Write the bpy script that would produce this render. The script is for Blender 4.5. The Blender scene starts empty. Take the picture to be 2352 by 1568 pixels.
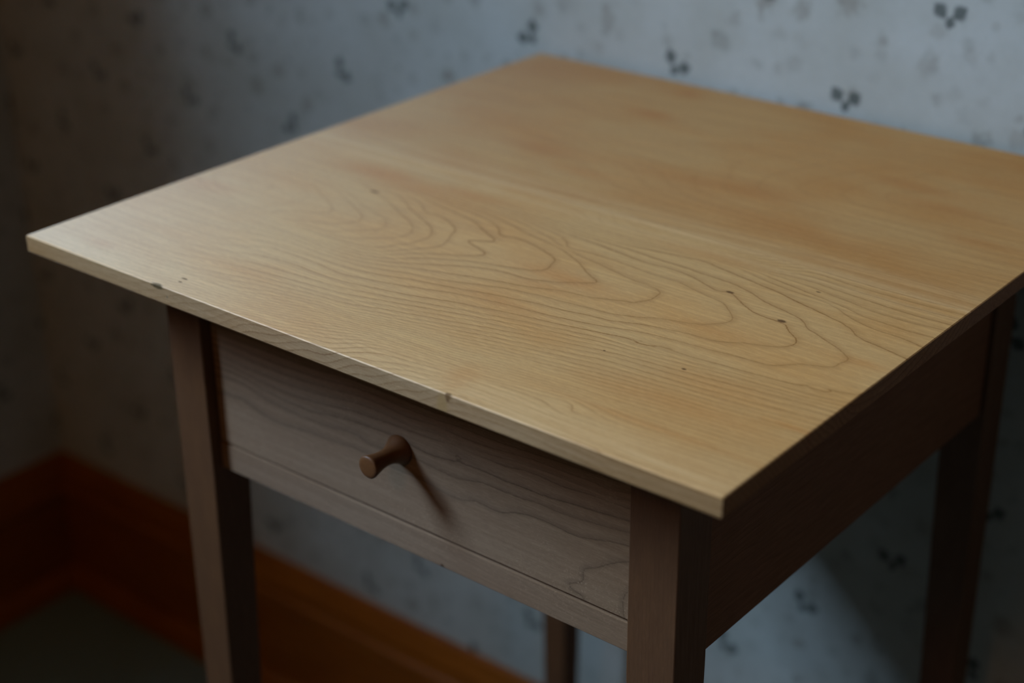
import bpy, bmesh, math, random
import numpy as np
from mathutils import Matrix, Vector

random.seed(7)
C = bpy.context.scene.collection
SC = bpy.context.scene

# ------------------------------------------------------------------ camera
TOP = 0.694                                   # height of the table top above the floor (m)
F_PX, YAW, PITCH, ROLL = 3799.474, 0.6871905, 1.1233140, -0.0104654
cam_data = bpy.data.cameras.new('camera')
cam_data.sensor_width = 36.0
cam_data.lens = F_PX * 36.0 / 2352.0
cam_data.clip_start = 0.02
cam_data.dof.use_dof = True
cam_data.dof.focus_distance = 0.738
cam_data.dof.aperture_fstop = 4.6
cam_data.dof.aperture_blades = 0
cam = bpy.data.objects.new('camera', cam_data)
C.objects.link(cam)
cam.matrix_world = (Matrix.Translation((0.691410, -0.451412, TOP + 0.314771))
                    @ Matrix.Rotation(YAW, 4, 'Z') @ Matrix.Rotation(PITCH, 4, 'X') @ Matrix.Rotation(ROLL, 4, 'Z'))
SC.camera = cam

# ------------------------------------------------------------------ room sizes
X_L, X_R = -0.650, 2.35                       # inner faces of the left and right walls
Y_B, Y_F = 0.430, -2.75                       # inner faces of the back and front walls
CEIL = 2.40
WALL_T = 0.12                                 # thickness of the window wall
WIN_Y0, WIN_Y1 = -0.92, -0.40                 # window opening along the left wall
WIN_Z0, WIN_Z1 = 1.22, 2.05

# ------------------------------------------------------------------ sky, window light, lamp, exposure
world = bpy.data.worlds.new('overcast_sky')
SC.world = world
world.use_nodes = True
wn = world.node_tree
wn.nodes.clear()
w_out = wn.nodes.new('ShaderNodeOutputWorld')
w_bg = wn.nodes.new('ShaderNodeBackground')
w_tc = wn.nodes.new('ShaderNodeTexCoord')
w_sep = wn.nodes.new('ShaderNodeSeparateXYZ')
w_ramp = wn.nodes.new('ShaderNodeValToRGB')
w_ramp.color_ramp.elements[0].position = 0.46
w_ramp.color_ramp.elements[0].color = (0.16, 0.19, 0.17, 1)      # ground seen from the window
w_ramp.color_ramp.elements[1].position = 0.54
w_ramp.color_ramp.elements[1].color = (0.49, 0.745, 1.0, 1)       # overcast sky
w_map = wn.nodes.new('ShaderNodeMapRange')
w_map.inputs['From Min'].default_value = -1
w_map.inputs['From Max'].default_value = 1
wn.links.new(w_tc.outputs['Generated'], w_sep.inputs[0])
wn.links.new(w_sep.outputs['Z'], w_map.inputs['Value'])
wn.links.new(w_map.outputs[0], w_ramp.inputs[0])
wn.links.new(w_ramp.outputs[0], w_bg.inputs['Color'])
w_bg.inputs['Strength'].default_value = 70.0
wn.links.new(w_bg.outputs[0], w_out.inputs['Surface'])

portal = bpy.data.lights.new('window_portal', 'AREA')
portal.shape = 'RECTANGLE'
portal.size = WIN_Y1 - WIN_Y0
portal.size_y = WIN_Z1 - WIN_Z0
portal.cycles.is_portal = True
po = bpy.data.objects.new('window_portal', portal)
C.objects.link(po)
po.matrix_world = Matrix.Translation((X_L - WALL_T - 0.01, (WIN_Y0 + WIN_Y1) / 2, (WIN_Z0 + WIN_Z1) / 2)) @ Matrix(((0, 0, -1, 0), (1, 0, 0, 0), (0, -1, 0, 0), (0, 0, 0, 1)))

lamp = bpy.data.lights.new('ceiling_bulb', 'POINT')
lamp.color = (1.0, 0.47, 0.12)
lamp.energy = 10.5
lamp.shadow_soft_size = 0.15
lo = bpy.data.objects.new('ceiling_bulb', lamp)
C.objects.link(lo)
lo.location = (0.50, -1.9, 2.15)

vs = SC.view_settings
vs.view_transform = 'Standard'
vs.look = 'None'
vs.gamma = 1.0
vs.use_curve_mapping = False
vs.exposure = 0.0

# ------------------------------------------------------------------ small node toolkit
class NT:
    def __init__(self, name):
        self.m = bpy.data.materials.new(name)
        self.m.use_nodes = True
        self.t = self.m.node_tree
        self.t.nodes.clear()
        self.out = self.t.nodes.new('ShaderNodeOutputMaterial')
        self.b = self.t.nodes.new('ShaderNodeBsdfPrincipled')
        self.t.links.new(self.b.outputs[0], self.out.inputs[0])
    def n(self, typ, **kw):
        nd = self.t.nodes.new(typ)
        for k, v in kw.items():
            setattr(nd, k, v)
        return nd
    def put(self, sock, v):
        if isinstance(v, bpy.types.NodeSocket):
            self.t.links.new(v, sock)
        elif v is not None:
            if sock.type == 'RGBA' and len(v) == 3:
                v = (*v, 1)
            sock.default_value = v
    def math(self, op, a, b=None, c=None, clamp=False):
        nd = self.n('ShaderNodeMath', operation=op, use_clamp=clamp)
        for i, v in enumerate((a, b, c)):
            self.put(nd.inputs[i], v)
        return nd.outputs[0]
    def mix(self, fac, a, b, blend='MIX'):
        nd = self.n('ShaderNodeMix', data_type='RGBA', blend_type=blend)
        self.put(nd.inputs[0], fac)
        self.put(nd.inputs[6], a)
        self.put(nd.inputs[7], b)
        return nd.outputs[2]
    def attr(self, name):
        return self.n('ShaderNodeAttribute', attribute_name=name).outputs['Fac']
    def obj(self):
        return self.n('ShaderNodeTexCoord').outputs['Object']
    def scale(self, vec, s, loc=(0, 0, 0), rot=(0, 0, 0)):
        nd = self.n('ShaderNodeMapping')
        self.put(nd.inputs['Vector'], vec)
        nd.inputs['Scale'].default_value = s
        nd.inputs['Location'].default_value = loc
        nd.inputs['Rotation'].default_value = rot
        return nd.outputs[0]
    def noise(self, vec, scale, detail=3, rough=0.55, dist=0.0):
        nd = self.n('ShaderNodeTexNoise')
        self.put(nd.inputs['Vector'], vec)
        nd.inputs['Scale'].default_value = scale
        nd.inputs['Detail'].default_value = detail
        nd.inputs['Roughness'].default_value = rough
        nd.inputs['Distortion'].default_value = dist
        return nd.outputs['Fac']
    def rng(self, v, a, b, c=0.0, d=1.0, smooth=False):
        nd = self.n('ShaderNodeMapRange')
        if smooth:
            nd.interpolation_type = 'SMOOTHSTEP'
        self.put(nd.inputs['Value'], v)
        for k, x in zip(('From Min', 'From Max', 'To Min', 'To Max'), (a, b, c, d)):
            self.put(nd.inputs[k], x)
        return nd.outputs[0]
    def sep(self, vec):
        nd = self.n('ShaderNodeSeparateXYZ')
        self.put(nd.inputs[0], vec)
        return nd.outputs
    def bump(self, h, strength, dist):
        nd = self.n('ShaderNodeBump')
        nd.inputs['Strength'].default_value = strength
        nd.inputs['Distance'].default_value = dist
        self.put(nd.inputs['Height'], h)
        self.put(self.b.inputs['Normal'], nd.outputs[0])
    def done(self, color, rough, spec=0.5):
        self.put(self.b.inputs['Base Color'], color)
        self.put(self.b.inputs['Roughness'], rough)
        self.b.inputs['Specular IOR Level'].default_value = spec
        return self.m


def wood(name, base, warm, line, grain=(1, 12, 12), ring_w=0.00034, ring_s=0.5, knots=(), figure=None,
         stain=False, fleck=0.25, rough=0.72, spec=0.35, halo=0.18, blotch=0.5, fibre=None, dense_min=0.40, silk=0.35, lean=0.0, side_spec=None, edge_tone=False):
    """wood whose growth rings follow the 'ring' attribute (integer values are latewood lines),
    or, when figure is given, straight grain worked out from the object's own coordinates"""
    k = NT(name)
    o = k.obj()
    g = k.scale(o, grain)                                  # stretched along the grain
    wob = k.noise(g, 26, 3, 0.6)
    if figure is None:
        ring, grad = k.attr('ring'), k.attr('ring_grad')
        fine = k.math('MULTIPLY', k.math('SUBTRACT', k.noise(k.scale(o, (0.6, 1, 1)), 620, 3, 0.65), 0.5), 0.0011)
        slow = k.math('MULTIPLY', k.math('SUBTRACT', k.noise(k.scale(o, (0.4, 1, 1)), 90, 2, 0.5), 0.5), 0.0012)
        ring = k.math('ADD', ring, k.math('MULTIPLY', grad, k.math('ADD', fine, slow)))
    else:
        vec, freq, amp = figure
        d = k.n('ShaderNodeVectorMath', operation='DOT_PRODUCT')
        k.put(d.inputs[0], o)
        d.inputs[1].default_value = vec
        ring = k.math('MULTIPLY_ADD', k.noise(g, 7, 2, 0.5), amp, k.math('MULTIPLY', d.outputs['Value'], freq))
        grad = freq
    idx = k.math('ROUND', ring)
    off = k.math('SUBTRACT', ring, idx)                    # -0.5 .. 0.5
    dist = k.math('DIVIDE', k.math('ABSOLUTE', off), k.math('MAXIMUM', grad, 1.0))
    wn_ = k.n('ShaderNodeTexWhiteNoise', noise_dimensions='1D')
    k.put(wn_.inputs['W'], idx)
    var = wn_.outputs['Value']
    core = k.rng(dist, ring_w * 0.25, ring_w * 1.6, 1.0, 0.0, True)
    soft = k.rng(dist, 0.0, ring_w * 12, 1.0, 0.0, True)
    side = k.rng(off, -0.12, 0.02, 0.25, 1.0)              # latewood darkens on one side of the line
    dense = k.rng(grad, 140.0, 420.0, 1.0, dense_min)
    fade = k.rng(k.noise(k.scale(o, (1, 2, 2)), 16, 2, 0.5), 0.3, 0.62, 0.35, 1.0)
    amt = k.math('MULTIPLY', core, k.rng(var, 0, 1, ring_s * 0.55, ring_s))
    amt = k.math('MULTIPLY', k.math('MULTIPLY', amt, dense), fade)
    if stain:
        amt = k.math('MULTIPLY', amt, k.attr('figure'))
        dense = k.math('MULTIPLY', dense, k.attr('figure'))
    hal = k.math('MULTIPLY', k.math('MULTIPLY', soft, side), k.math('MULTIPLY', dense, halo))
    # broad colour drift, streaks along the grain
    drift = k.noise(k.scale(o, (1, 2.2, 2.2)), 9, 3, 0.55, 0.4)
    streak = k.noise(k.scale(o, (grain[0] * 0.35, grain[1], grain[2])), 40, 4, 0.65)
    col = k.mix(k.math('MULTIPLY', k.rng(drift, 0.38, 0.68), blotch), base, warm)
    col = k.mix(k.math('MULTIPLY', k.rng(streak, 0.40, 0.72), 0.50), col, [base[0] * 0.80, base[1] * 0.72, base[2] * 0.62])
    col = k.mix(k.math('MULTIPLY', k.rng(streak, 0.50, 0.30), 0.45), col, [min(1, c * 1.22) for c in base])
    if stain:
        col = k.mix(k.math('MULTIPLY', k.attr('sap_sheen'), k.rng(streak, 0.62, 0.36, 0.25, 1.0)), col, [min(1, base[0] * 1.22), base[1] * 1.36, base[2] * 1.75])
        col = k.mix(k.attr('stain'), col, [warm[0] * 0.90, warm[1] * 0.76, warm[2] * 0.62])
    col = k.mix(hal, col, line)
    col = k.mix(amt, col, line)
    # silky fibre dashes: short, thin, light and dark
    dash = k.noise(k.scale(o, (grain[0] * 22, grain[1] * 15, grain[2] * 15), rot=(0, 0, lean)), 9, 3, 0.7)
    col = k.mix(k.math('MULTIPLY', k.rng(dash, 0.52, 0.74), silk), col, [min(1, c * 1.42 + 0.02) for c in base])
    col = k.mix(k.math('MULTIPLY', k.rng(dash, 0.48, 0.28), silk * 0.8), col, [c * 0.55 for c in warm])
    if edge_tone:                                          # the front edge is side grain, toned darker and greyer
        ny = k.math('ABSOLUTE', k.sep(k.n('ShaderNodeNewGeometry').outputs['True Normal'])['Y'])
        col = k.mix(k.rng(ny, 0.85, 0.98), col, k.mix(1.0, col, (0.56, 0.60, 0.72), 'MULTIPLY'))
    if edge_tone:                                          # sawn end grain, darkened further to carry the right end's shade
        nx = k.math('ABSOLUTE', k.sep(k.n('ShaderNodeNewGeometry').outputs['True Normal'])['X'])
        col = k.mix(k.rng(nx, 0.6, 0.95), col, k.mix(1.0, col, (0.36, 0.27, 0.22), 'MULTIPLY'))
    # pores and silvery flecks
    pore = k.noise(k.scale(o, (grain[0] * 2.0, grain[1] * 3, grain[2] * 3)), 150, 2, 0.7)
    col = k.mix(k.math('MULTIPLY', k.rng(pore, 0.60, 0.78), 0.30), col, [c * 0.6 for c in line])
    fl = k.noise(k.scale(o, (1.0, 1.6, 1.6)), 900, 2, 0.6)
    flm = k.rng(k.noise(o, 22, 2, 0.5), 0.45, 0.65)
    col = k.mix(k.math('MULTIPLY', k.math('MULTIPLY', k.rng(fl, 0.58, 0.75), flm), fleck), col, [min(1, c * 1.6 + 0.03) for c in base])
    dull = k.math('MULTIPLY', amt, 0.8)
    for (cx, cy, cz, rx, ry, rz, dark, amount) in knots:
        s = k.scale(o, (1 / rx, 1 / ry, 1 / rz), (-cx / rx, -cy / ry, -cz / rz))
        ln = k.n('ShaderNodeVectorMath', operation='LENGTH')
        k.put(ln.inputs[0], s)
        rr = k.math('ADD', ln.outputs['Value'], k.math('MULTIPLY', k.math('SUBTRACT', k.noise(o, 900, 2), 0.5), 0.7))
        kn = k.math('MULTIPLY', k.rng(rr, 0.6, 1.25, 1.0, 0.0, True), amount)
        col = k.mix(kn, col, dark)
        dull = k.math('MAXIMUM', dull, kn)
    if fibre:                                              # fibres run along the board: the sheen spreads across them
        cr = k.n('ShaderNodeVectorMath', operation='CROSS_PRODUCT')
        k.put(cr.inputs[0], k.n('ShaderNodeNewGeometry').outputs['True Normal'])
        cr.inputs[1].default_value = fibre
        k.put(k.b.inputs['Tangent'], cr.outputs[0])
        k.b.inputs['Anisotropic'].default_value = 1.0
    k.bump(k.math('ADD', k.math('MULTIPLY', pore, 0.6), k.math('MULTIPLY', wob, 0.4)), 0.12, 0.0006)
    m = k.done(col, k.rng(streak, 0.3, 0.7, rough - 0.05, rough + 0.07), spec)
    if side_spec is not None:                              # the edges are sawn and left duller than the planed top
        nz = k.math('ABSOLUTE', k.sep(k.n('ShaderNodeNewGeometry').outputs['True Normal'])['Z'])
        spec = k.rng(nz, 0.3, 0.8, side_spec, spec)
    k.put(k.b.inputs['Specular IOR Level'], k.math('MULTIPLY', k.math('SUBTRACT', 1.0, dull), spec))
    return m


# ------------------------------------------------------------------ growth-ring control points (metres * 1e4, ring * 100)
def unpack(s):
    a = np.array([int(v, 36) for v in s.split()], float)
    return np.stack([a[0::3] * 1e-4, a[1::3] * 1e-4, a[2::3] * 1e-2], 1)
BOARD_FRONT = unpack("""cu xs 0 bs 10d 0 a3 144 2s c3 13i 2s e3 12w 2s g1 124 2s hx 11a 2s jr 10a 2s kw ym 2s kn wo 2s jn uu 2s ih t4 2s h9 rf 2s im 136 5k kb 125 5k m0 115 5k ns 10c 5k pk zg 5k r5 yb 5k ro wn 5k
qc vg 5k oj uo 5k mr ts 5k le sg 5k k8 qv 5k lp 14c 8c nh 13i 8c p9 12n 8c r1 11s 8c ss 10w 8c ui zz 8c w8 z0 8c xj xn 8c x5 vs 8c vr ud 8c u5 tc 8c sb sn 8c qh rw 8c or qz 8c iz 15x b4
kv 15d b4 mr 14u b4 om 149 b4 qe 13g b4 s7 12n b4 u0 11x b4 vv 11a b4 xq 10n b4 zl 101 b4 117 yx b4 129 xb b4 11g vm b4 100 ub b4 yj t0 b4 x2 rp b4 ln 198 dw nj 18j dw pe 17t dw ra 174 dw t5 16f dw
v0 15o dw ws 14r dw yk 13v dw 10d 12y dw 125 123 dw 13x 116 dw 15i zy dw 16n yb dw 16n wj dw 15i uy dw 140 tm dw 12d sh dw 10q rc dw 11m 14k go 13g 13n go 15b 12r go 174 11u go 18o 10i go 19r yt go 19l wr go
18w uv go 17t t5 go 168 r7 go 17x t0 go 12x 15j jg 14w 15r jg 16s 15a jg 18m 14i jg 1ac 13i jg 1bj 11x jg 1cb 104 jg 1d0 y8 jg 1cv we jg 1bp us jg 1ae ta jg 191 rt jg 169 184 m8 189 17o m8 1a9 178 m8 1c5 16h m8
1dx 15g m8 1fs 14k m8 1hj 13r m8 1gx 123 m8 1f8 10y m8 1gy 100 m8 1ix zg m8 1k1 y5 m8 1ih wu m8 1gp vs m8 1ex us m8 1d8 tn m8 1bj sh m8 1hf 15a p0 1jd 15q p0 1la 15q p0 1n8 15b p0 1p3 14p p0 1qz 141 p0 1sq 137 p0
1ti 11d p0 1tz zk p0 1sq y9 p0 1qx xj p0 1p0 x0 p0 1n4 wf p0 1l7 vw p0 1jd v7 p0 1hm ua p0 1fv tc p0 1ry 168 rs 1tp 15c rs 1vg 14h rs 1x3 13f rs 1yo 129 rs 20d 11c rs 21z 10e rs 20q z5 rs 1z4 y0 rs 1xg x0 rs
1vo w8 rs 1tt vn rs 1rv vk rs 1px ve rs 1nz v3 rs 1m6 ud rs 1kf ti rs 1ip sk rs 1h0 rl rs 1fa qn rs 1dl pp rs 1bv or rs 1pv 17o uk 1rt 171 uk 1tr 16f uk 1vr 15x uk 1xr 15m uk 1zr 156 uk 21r 14p uk 23q 146 uk
25q 13s uk 27r 13k uk 25x 13w uk 27v 13n uk 29r 134 uk 2an 11i uk 2aj zk uk 29h xx uk 27m xb uk 29o yc uk 27t xi uk 25y wo uk 242 vx uk 221 vo uk 201 vc uk 1y5 ul uk 1w8 tt uk 1ua t8 uk 1sa st uk 1qb sb uk
1oc rs uk 1me r7 uk 1kf qm uk 1ih pz uk 1gk pc uk 1en ol uk 1cs nr uk 1yl 17r xc 20m 17n xc 22m 17g xc 24n 175 xc 26n 16z xc 28o 16w xc 2aq 16w xc 2co 16e xc 2en 15v xc 2gm 15f xc 2ik 14x xc 2k5 13o xc 2ll 129 xc
2ma 10l xc 2l6 yy xc 2jn xm xc 2hr wv xc 2ft wa xc 2dx vl xc 2c6 ul xc 1s2 17c xc 1tr 17m xc 2cc ul xc 2af tx xc 28i td xc 26h t8 xc 24h t0 xc 22h sr xc 20h sj xc 1yh sc xc 1wi s0 xc 1uj rl xc 1sk r3 xc
1qo qf xc 1ou pm xc 1my oy xc 1l0 od xc 1j1 nx xc 1h3 ni xc 1gr 1cw 104 1iz 1cf 104 1l6 1by 104 1ne 1bk 104 1pn 1bc 104 1rw 1b5 104 1u5 1az 104 24c 19s 104 26b 19x 104 28b 19w 104 2aa 19o 104 2c5 191 104 2e1 18b 104 2fx 17q 104
2hn 188 104 2jd 177 104 2kz 162 104 2mp 153 104 2om 14j 104 2qi 14d 104 2s7 143 104 2tl 12p 104 2v7 11j 104 2vy zr 104 2uy y5 104 2t7 xa 104 2rc wl 104 2pm vl 104 2ns ut 104 2lt uo 104 2jt uh 104 2hv u2 104 2fx tn 104 2e0 t6 104
2c5 sf 104 2ab ro 104 27q rf 104 25r r0 104 23t qk 104 21u qc 104 1zu q6 104 1xw ps 104 1vx pd 104 1tz ox 104 1s1 oi 104 1q4 nx 104 1o7 nd 104 1m8 my 104 1ka mj 104 1ic m4 104 234 1bs 12w 252 1bn 12w 271 1bk 12w 28z 1bh 12w
2ax 1b8 12w 2cv 1b4 12w 2et 1b1 12w 2gr 1as 12w 2im 1a9 12w 2kf 19j 12w 2m6 18o 12w 2o1 183 12w 2py 17p 12w 2rt 175 12w 2ti 168 12w 2uv 14u 12w 2wn 142 12w 2yf 138 12w 307 12f 12w 31u 11g 12w 335 104 12w 32s yn 12w 32t xj 12w 317 wg 12w
2zf vp 12w 2y3 ue 12w 2wl t7 12w 2up sz 12w 2sr st 12w 2qt sn 12w 2ov se 12w 2mx s8 12w 2kz s2 12w 2j1 ru 12w 2h3 rm 12w 2f6 ra 12w 2da qs 12w 2bh q2 12w 27q p3 12w 25s oq 12w 23v od 12w 21x o3 12w 200 nu 12w 1y2 nm 12w
1w4 nd 12w 1u6 n2 12w 1s9 mr 12w 1qc mc 12w 1og lt 12w 1hk jh 12w 1fi j0 12w 1dg ik 12w 1be i4 12w 19c ho 12w 178 ht 12w 155 i1 12w 131 i9 12w 10x ia 12w yt ia 12w wp i8 12w ul i6 12w 2b9 1eg 15o 2dc 1e2 15o 2fg 1dn 15o
2hj 1d7 15o 2jm 1cq 15o 2lp 1ca 15o 29b 1g3 18g 2bw 1g0 18g 2eg 1fm 18g 2gy 1f2 18g 2nf 1bs 15o 2pf 1b7 15o 2re 1am 15o 2te 1a2 15o 2ve 19h 15o 2xd 18v 15o 2z8 17z 15o 30q 16o 15o 32o 160 15o 34p 15m 15o 36p 152 15o 38p 14k 15o 2cp oe 15o
2eq ou 15o 2gr pa 15o 2iu ph 15o 2kw pm 15o 2gx oh 15o 2ix oy 15o 2ky pb 15o 2n0 pe 15o 2p2 ph 15o 2r3 po 15o 2t5 pv 15o 2v6 q1 15o 2x8 q7 15o 2za qd 15o 31b qn 15o 33c qy 15o 35d r8 15o 32n rd 15o 357 ry 15o 37r sj 15o
2cq od 15o 2as nz 15o 28v nl 15o 26x n7 15o 24z ms 15o 232 mg 15o 214 m3 15o 1z6 lr 15o 1x8 le 15o 1vb ky 15o 1te kj 15o 1rh k2 15o 1pl jg 15o 1nq iu 15o 1lv i8 15o 2hl 1es 18g 2jj 1ed 18g 2lh 1dx 18g 2ng 1dm 18g 2pg 1dg 18g
2rf 1da 18g 2te 1cx 18g 2v8 1c8 18g 2wz 1b8 18g 2ys 1af 18g 30p 19t 18g 32n 19j 18g 34n 19h 18g 36m 196 18g 38j 18n 18g 2pc 1ee 1b8 2ra 1e2 1b8 2t8 1dq 1b8 2v5 1dc 1b8 2x0 1cq 1b8 2yw 1c7 1b8 30u 1c2 1b8 32t 1by 1b8 34r 1bs 1b8 36q 1bw 1b8
38o 1bw 1b8 2q1 1g2 1e0 2s3 1fp 1e0 2u5 1fc 1e0 2w7 1ex 1e0 2y8 1eg 1e0 30b 1e8 1e0 32e 1e6 1e0 34h 1e7 1e0 36k 1eg 1e0 38n 1ep 1e0 2p5 1hn 1gs 2ra 1hf 1gs 2tf 1h8 1gs 2vk 1h0 1gs 2xp 1gt 1gs 2zv 1gm 1gs 320 1gj 1gs 346 1gh 1gs 36b 1gj 1gs
38h 1gl 1gs 2nu 1jw 1ky 2px 1jo 1ky 2rz 1jg 1ky 2u1 1jb 1ky 2w4 1j8 1ky 2y6 1j5 1ky 309 1j6 1ky 32c 1j8 1ky 34e 1jc 1ky 36h 1jg 1ky 38j 1jk 1ky 2mx 1lj 1p4 2ow 1li 1p4 2qw 1lg 1p4 2sw 1le 1p4 2uv 1lb 1p4 2wv 1l7 1p4 2yv 1l9 1p4 30v 1lb 1p4
32u 1lc 1p4 34u 1li 1p4 36t 1lp 1p4 38s 1lw 1p4 14c 1dv 104 16f 1ds 104 18i 1do 104 1ak 1dk 104 1cn 1dd 104 1ep 1d5 104 1gr 1cw 104 yk 1ko 1p4 10k 1kx 1p4 12l 1l5 1p4 14l 1le 1p4 16m 1ln 1p4 18m 1lp 1p4 1an 1ll 1p4 1co 1lh 1p4 1ep 1ld 1p4
1gq 1l9 1p4 1ir 1l5 1p4 1ks 1l1 1p4 1mt 1kx 1p4 21a 1h6 1gs 23i 1h9 1gs 25q 1hc 1gs 27y 1hf 1gs 2a6 1hi 1gs 1rm 1hc 1p4 1tp 1hl 1p4 1vs 1ht 1p4 1xv 1i2 1p4 1zy 1ib 1p4 222 1if 1p4 245 1ih 1p4 269 1ik 1p4 28d 1in 1p4 2ag 1ip 1p4 2ck 1iq 1p4
2eo 1is 1p4 66 1j3 1p4 87 1j6 1p4 a7 1j9 1p4 c8 1jc 1p4 e8 1jg 1p4 g8 1jj 1p4 i9 1jm 1p4 k9 1js 1p4 m9 1jz 1p4 o9 1k6 1p4 qa 1kd 1p4 sa 1kj 1p4 ua 1kq 1p4 wa 1kx 1p4 ya 1l4 1p4 2fj kg 1gi 2hi kp 1gi 2ji ky 1gi 2li l7 1gi
2ni le 1gi 2pi ll 1gi 2ri ls 1gi 2th m0 1gi 2vh m9 1gi 2xh mh 1gi 2zh mp 1gi 31h mx 1gi 33g n4 1gi 35g nc 1gi 37g nj 1gi 2fi kj 1gi 2dk k3 1gi 2bl jo 1gi 29n j8 1gi 27p it 1gi 25q id 1gi 23t hv 1gi 21v hc 1gi 1zx gu 1gi
1y0 gc 1gi 1w2 ft 1gi 1u5 fa 1gi 1s7 er 1gi 1qa e7 1gi 1oc do 1gi 1mf d5 1gi 1ki ck 1gi 1im by 1gi 1gp bb 1gi 2gv im 1ls 2it ir 1ls 2kr iv 1ls 2mp j0 1ls 2on j4 1ls 2ql j8 1ls 2sk jd 1ls 2uh jk 1ls 2wf js 1ls 2yd k1 1ls
30b k9 1ls 329 kh 1ls 346 kq 1ls 364 ky 1ls 382 l6 1ls 2gu ip 1ls 2ew i8 1ls 2cz hr 1ls 2b1 hb 1ls 293 gu 1ls 275 ge 1ls 257 fx 1ls 239 fg 1ls 21c f0 1ls 1ze ej 1ls 1xg e2 1ls 1vj dj 1ls 1tl d1 1ls 1ro cj 1ls 1pq c0 1ls
1nt bi 1ls 1lw az 1ls 1jy ah 1ls 1i1 9y 1ls zw 66 1ls 11r 6q 1ls 13m 79 1ls 15i 7s 1ls 17e 88 1ls 19b 8l 1ls 1b7 8y 1ls 1d4 9c 1ls 1f2 9h 1ls 1h0 9n 1ls 2lr bx 26c 2ns c6 26c 2pt cf 26c 2ru cn 26c 2tv ct 26c 2vw cy 26c
2xy d4 26c 2zz d9 26c 321 df 26c 342 dk 26c 363 dq 26c 385 dv 26c 2lr by 26c 2ju bq 26c 2hw bj 26c 2fy bc 26c 2e1 b4 26c 2c3 ax 26c 2a5 aq 26c 288 ah 26c 26b a4 26c 24e 9s 26c 22h 9g 26c 20k 96 26c 1ym 8y 26c 1wo 8r 26c
1ur 8j 26c 1st 8a 26c 1qx 7w 26c 1p0 7i 26c 1n4 73 26c 1l7 6p 26c 2ko 56 2sk 2mn 56 2sk 2om 56 2sk 2ql 56 2sk 2sk 5d 2sk 2uj 5j 2sk 2wi 5q 2sk 2yh 5w 2sk 30g 62 2sk 32f 67 2sk 34e 6e 2sk 36d 6k 2sk 38c 6r 2sk 2jf 6t 2sk
2hf 6l 2sk 2ff 6e 2sk 2df 67 2sk 2bg 5y 2sk 29g 5m 2sk 27h 5b 2sk 25h 53 2sk 23i 4w 2sk 21i 4o 2sk 1zi 4g 2sk 1xi 4a 2sk 1vi 43 2sk 1ti 3x 2sk 2ub 6 3ac 2wj 7 3ac 2yq 9 3ac 30y a 3ac 336 c 3ac 35d e 3ac 37l g 3ac
2t7 o 3ac 2r4 q 3ac 2p1 s 3ac 2my v 3ac 2kv x 3ac 2is z 3ac 2gp 12 3ac 2em 12 3ac 2cj 12 3ac 2ag 13 3ac 28d 13 3ac z6 1c 24e 10t 1d 24e 1ar x 2ia 1d1 11 2ia 1l8 k 2qm 1nd o 2qm 1te i 2y4 1us k 2y4 219 d 34i
22l f 34i rv 4o 1mc tv 54 1mc vw 5k 1mc xx 5s 1mc zy 60 1mc 120 68 1mc lq 8r 1b8 ns 97 1b8 pu 9o 1b8 rw a5 1b8 ty am 1b8 w0 ay 1b8 y3 b7 1b8 106 bh 1b8 12a bq 1b8 14d c0 1b8 6o ll rs 8o li rs ao lf rs
co lc rs eo la rs go li rs in lq rs kn lz rs mm m7 rs ol ml rs qk mz rs si nd rs db fx 104 fd g1 104 hf g5 104 jh g9 104 lk gd 104 nh gz 104 pd hu 104 r8 iq 104 t3 jl 104""")
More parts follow.
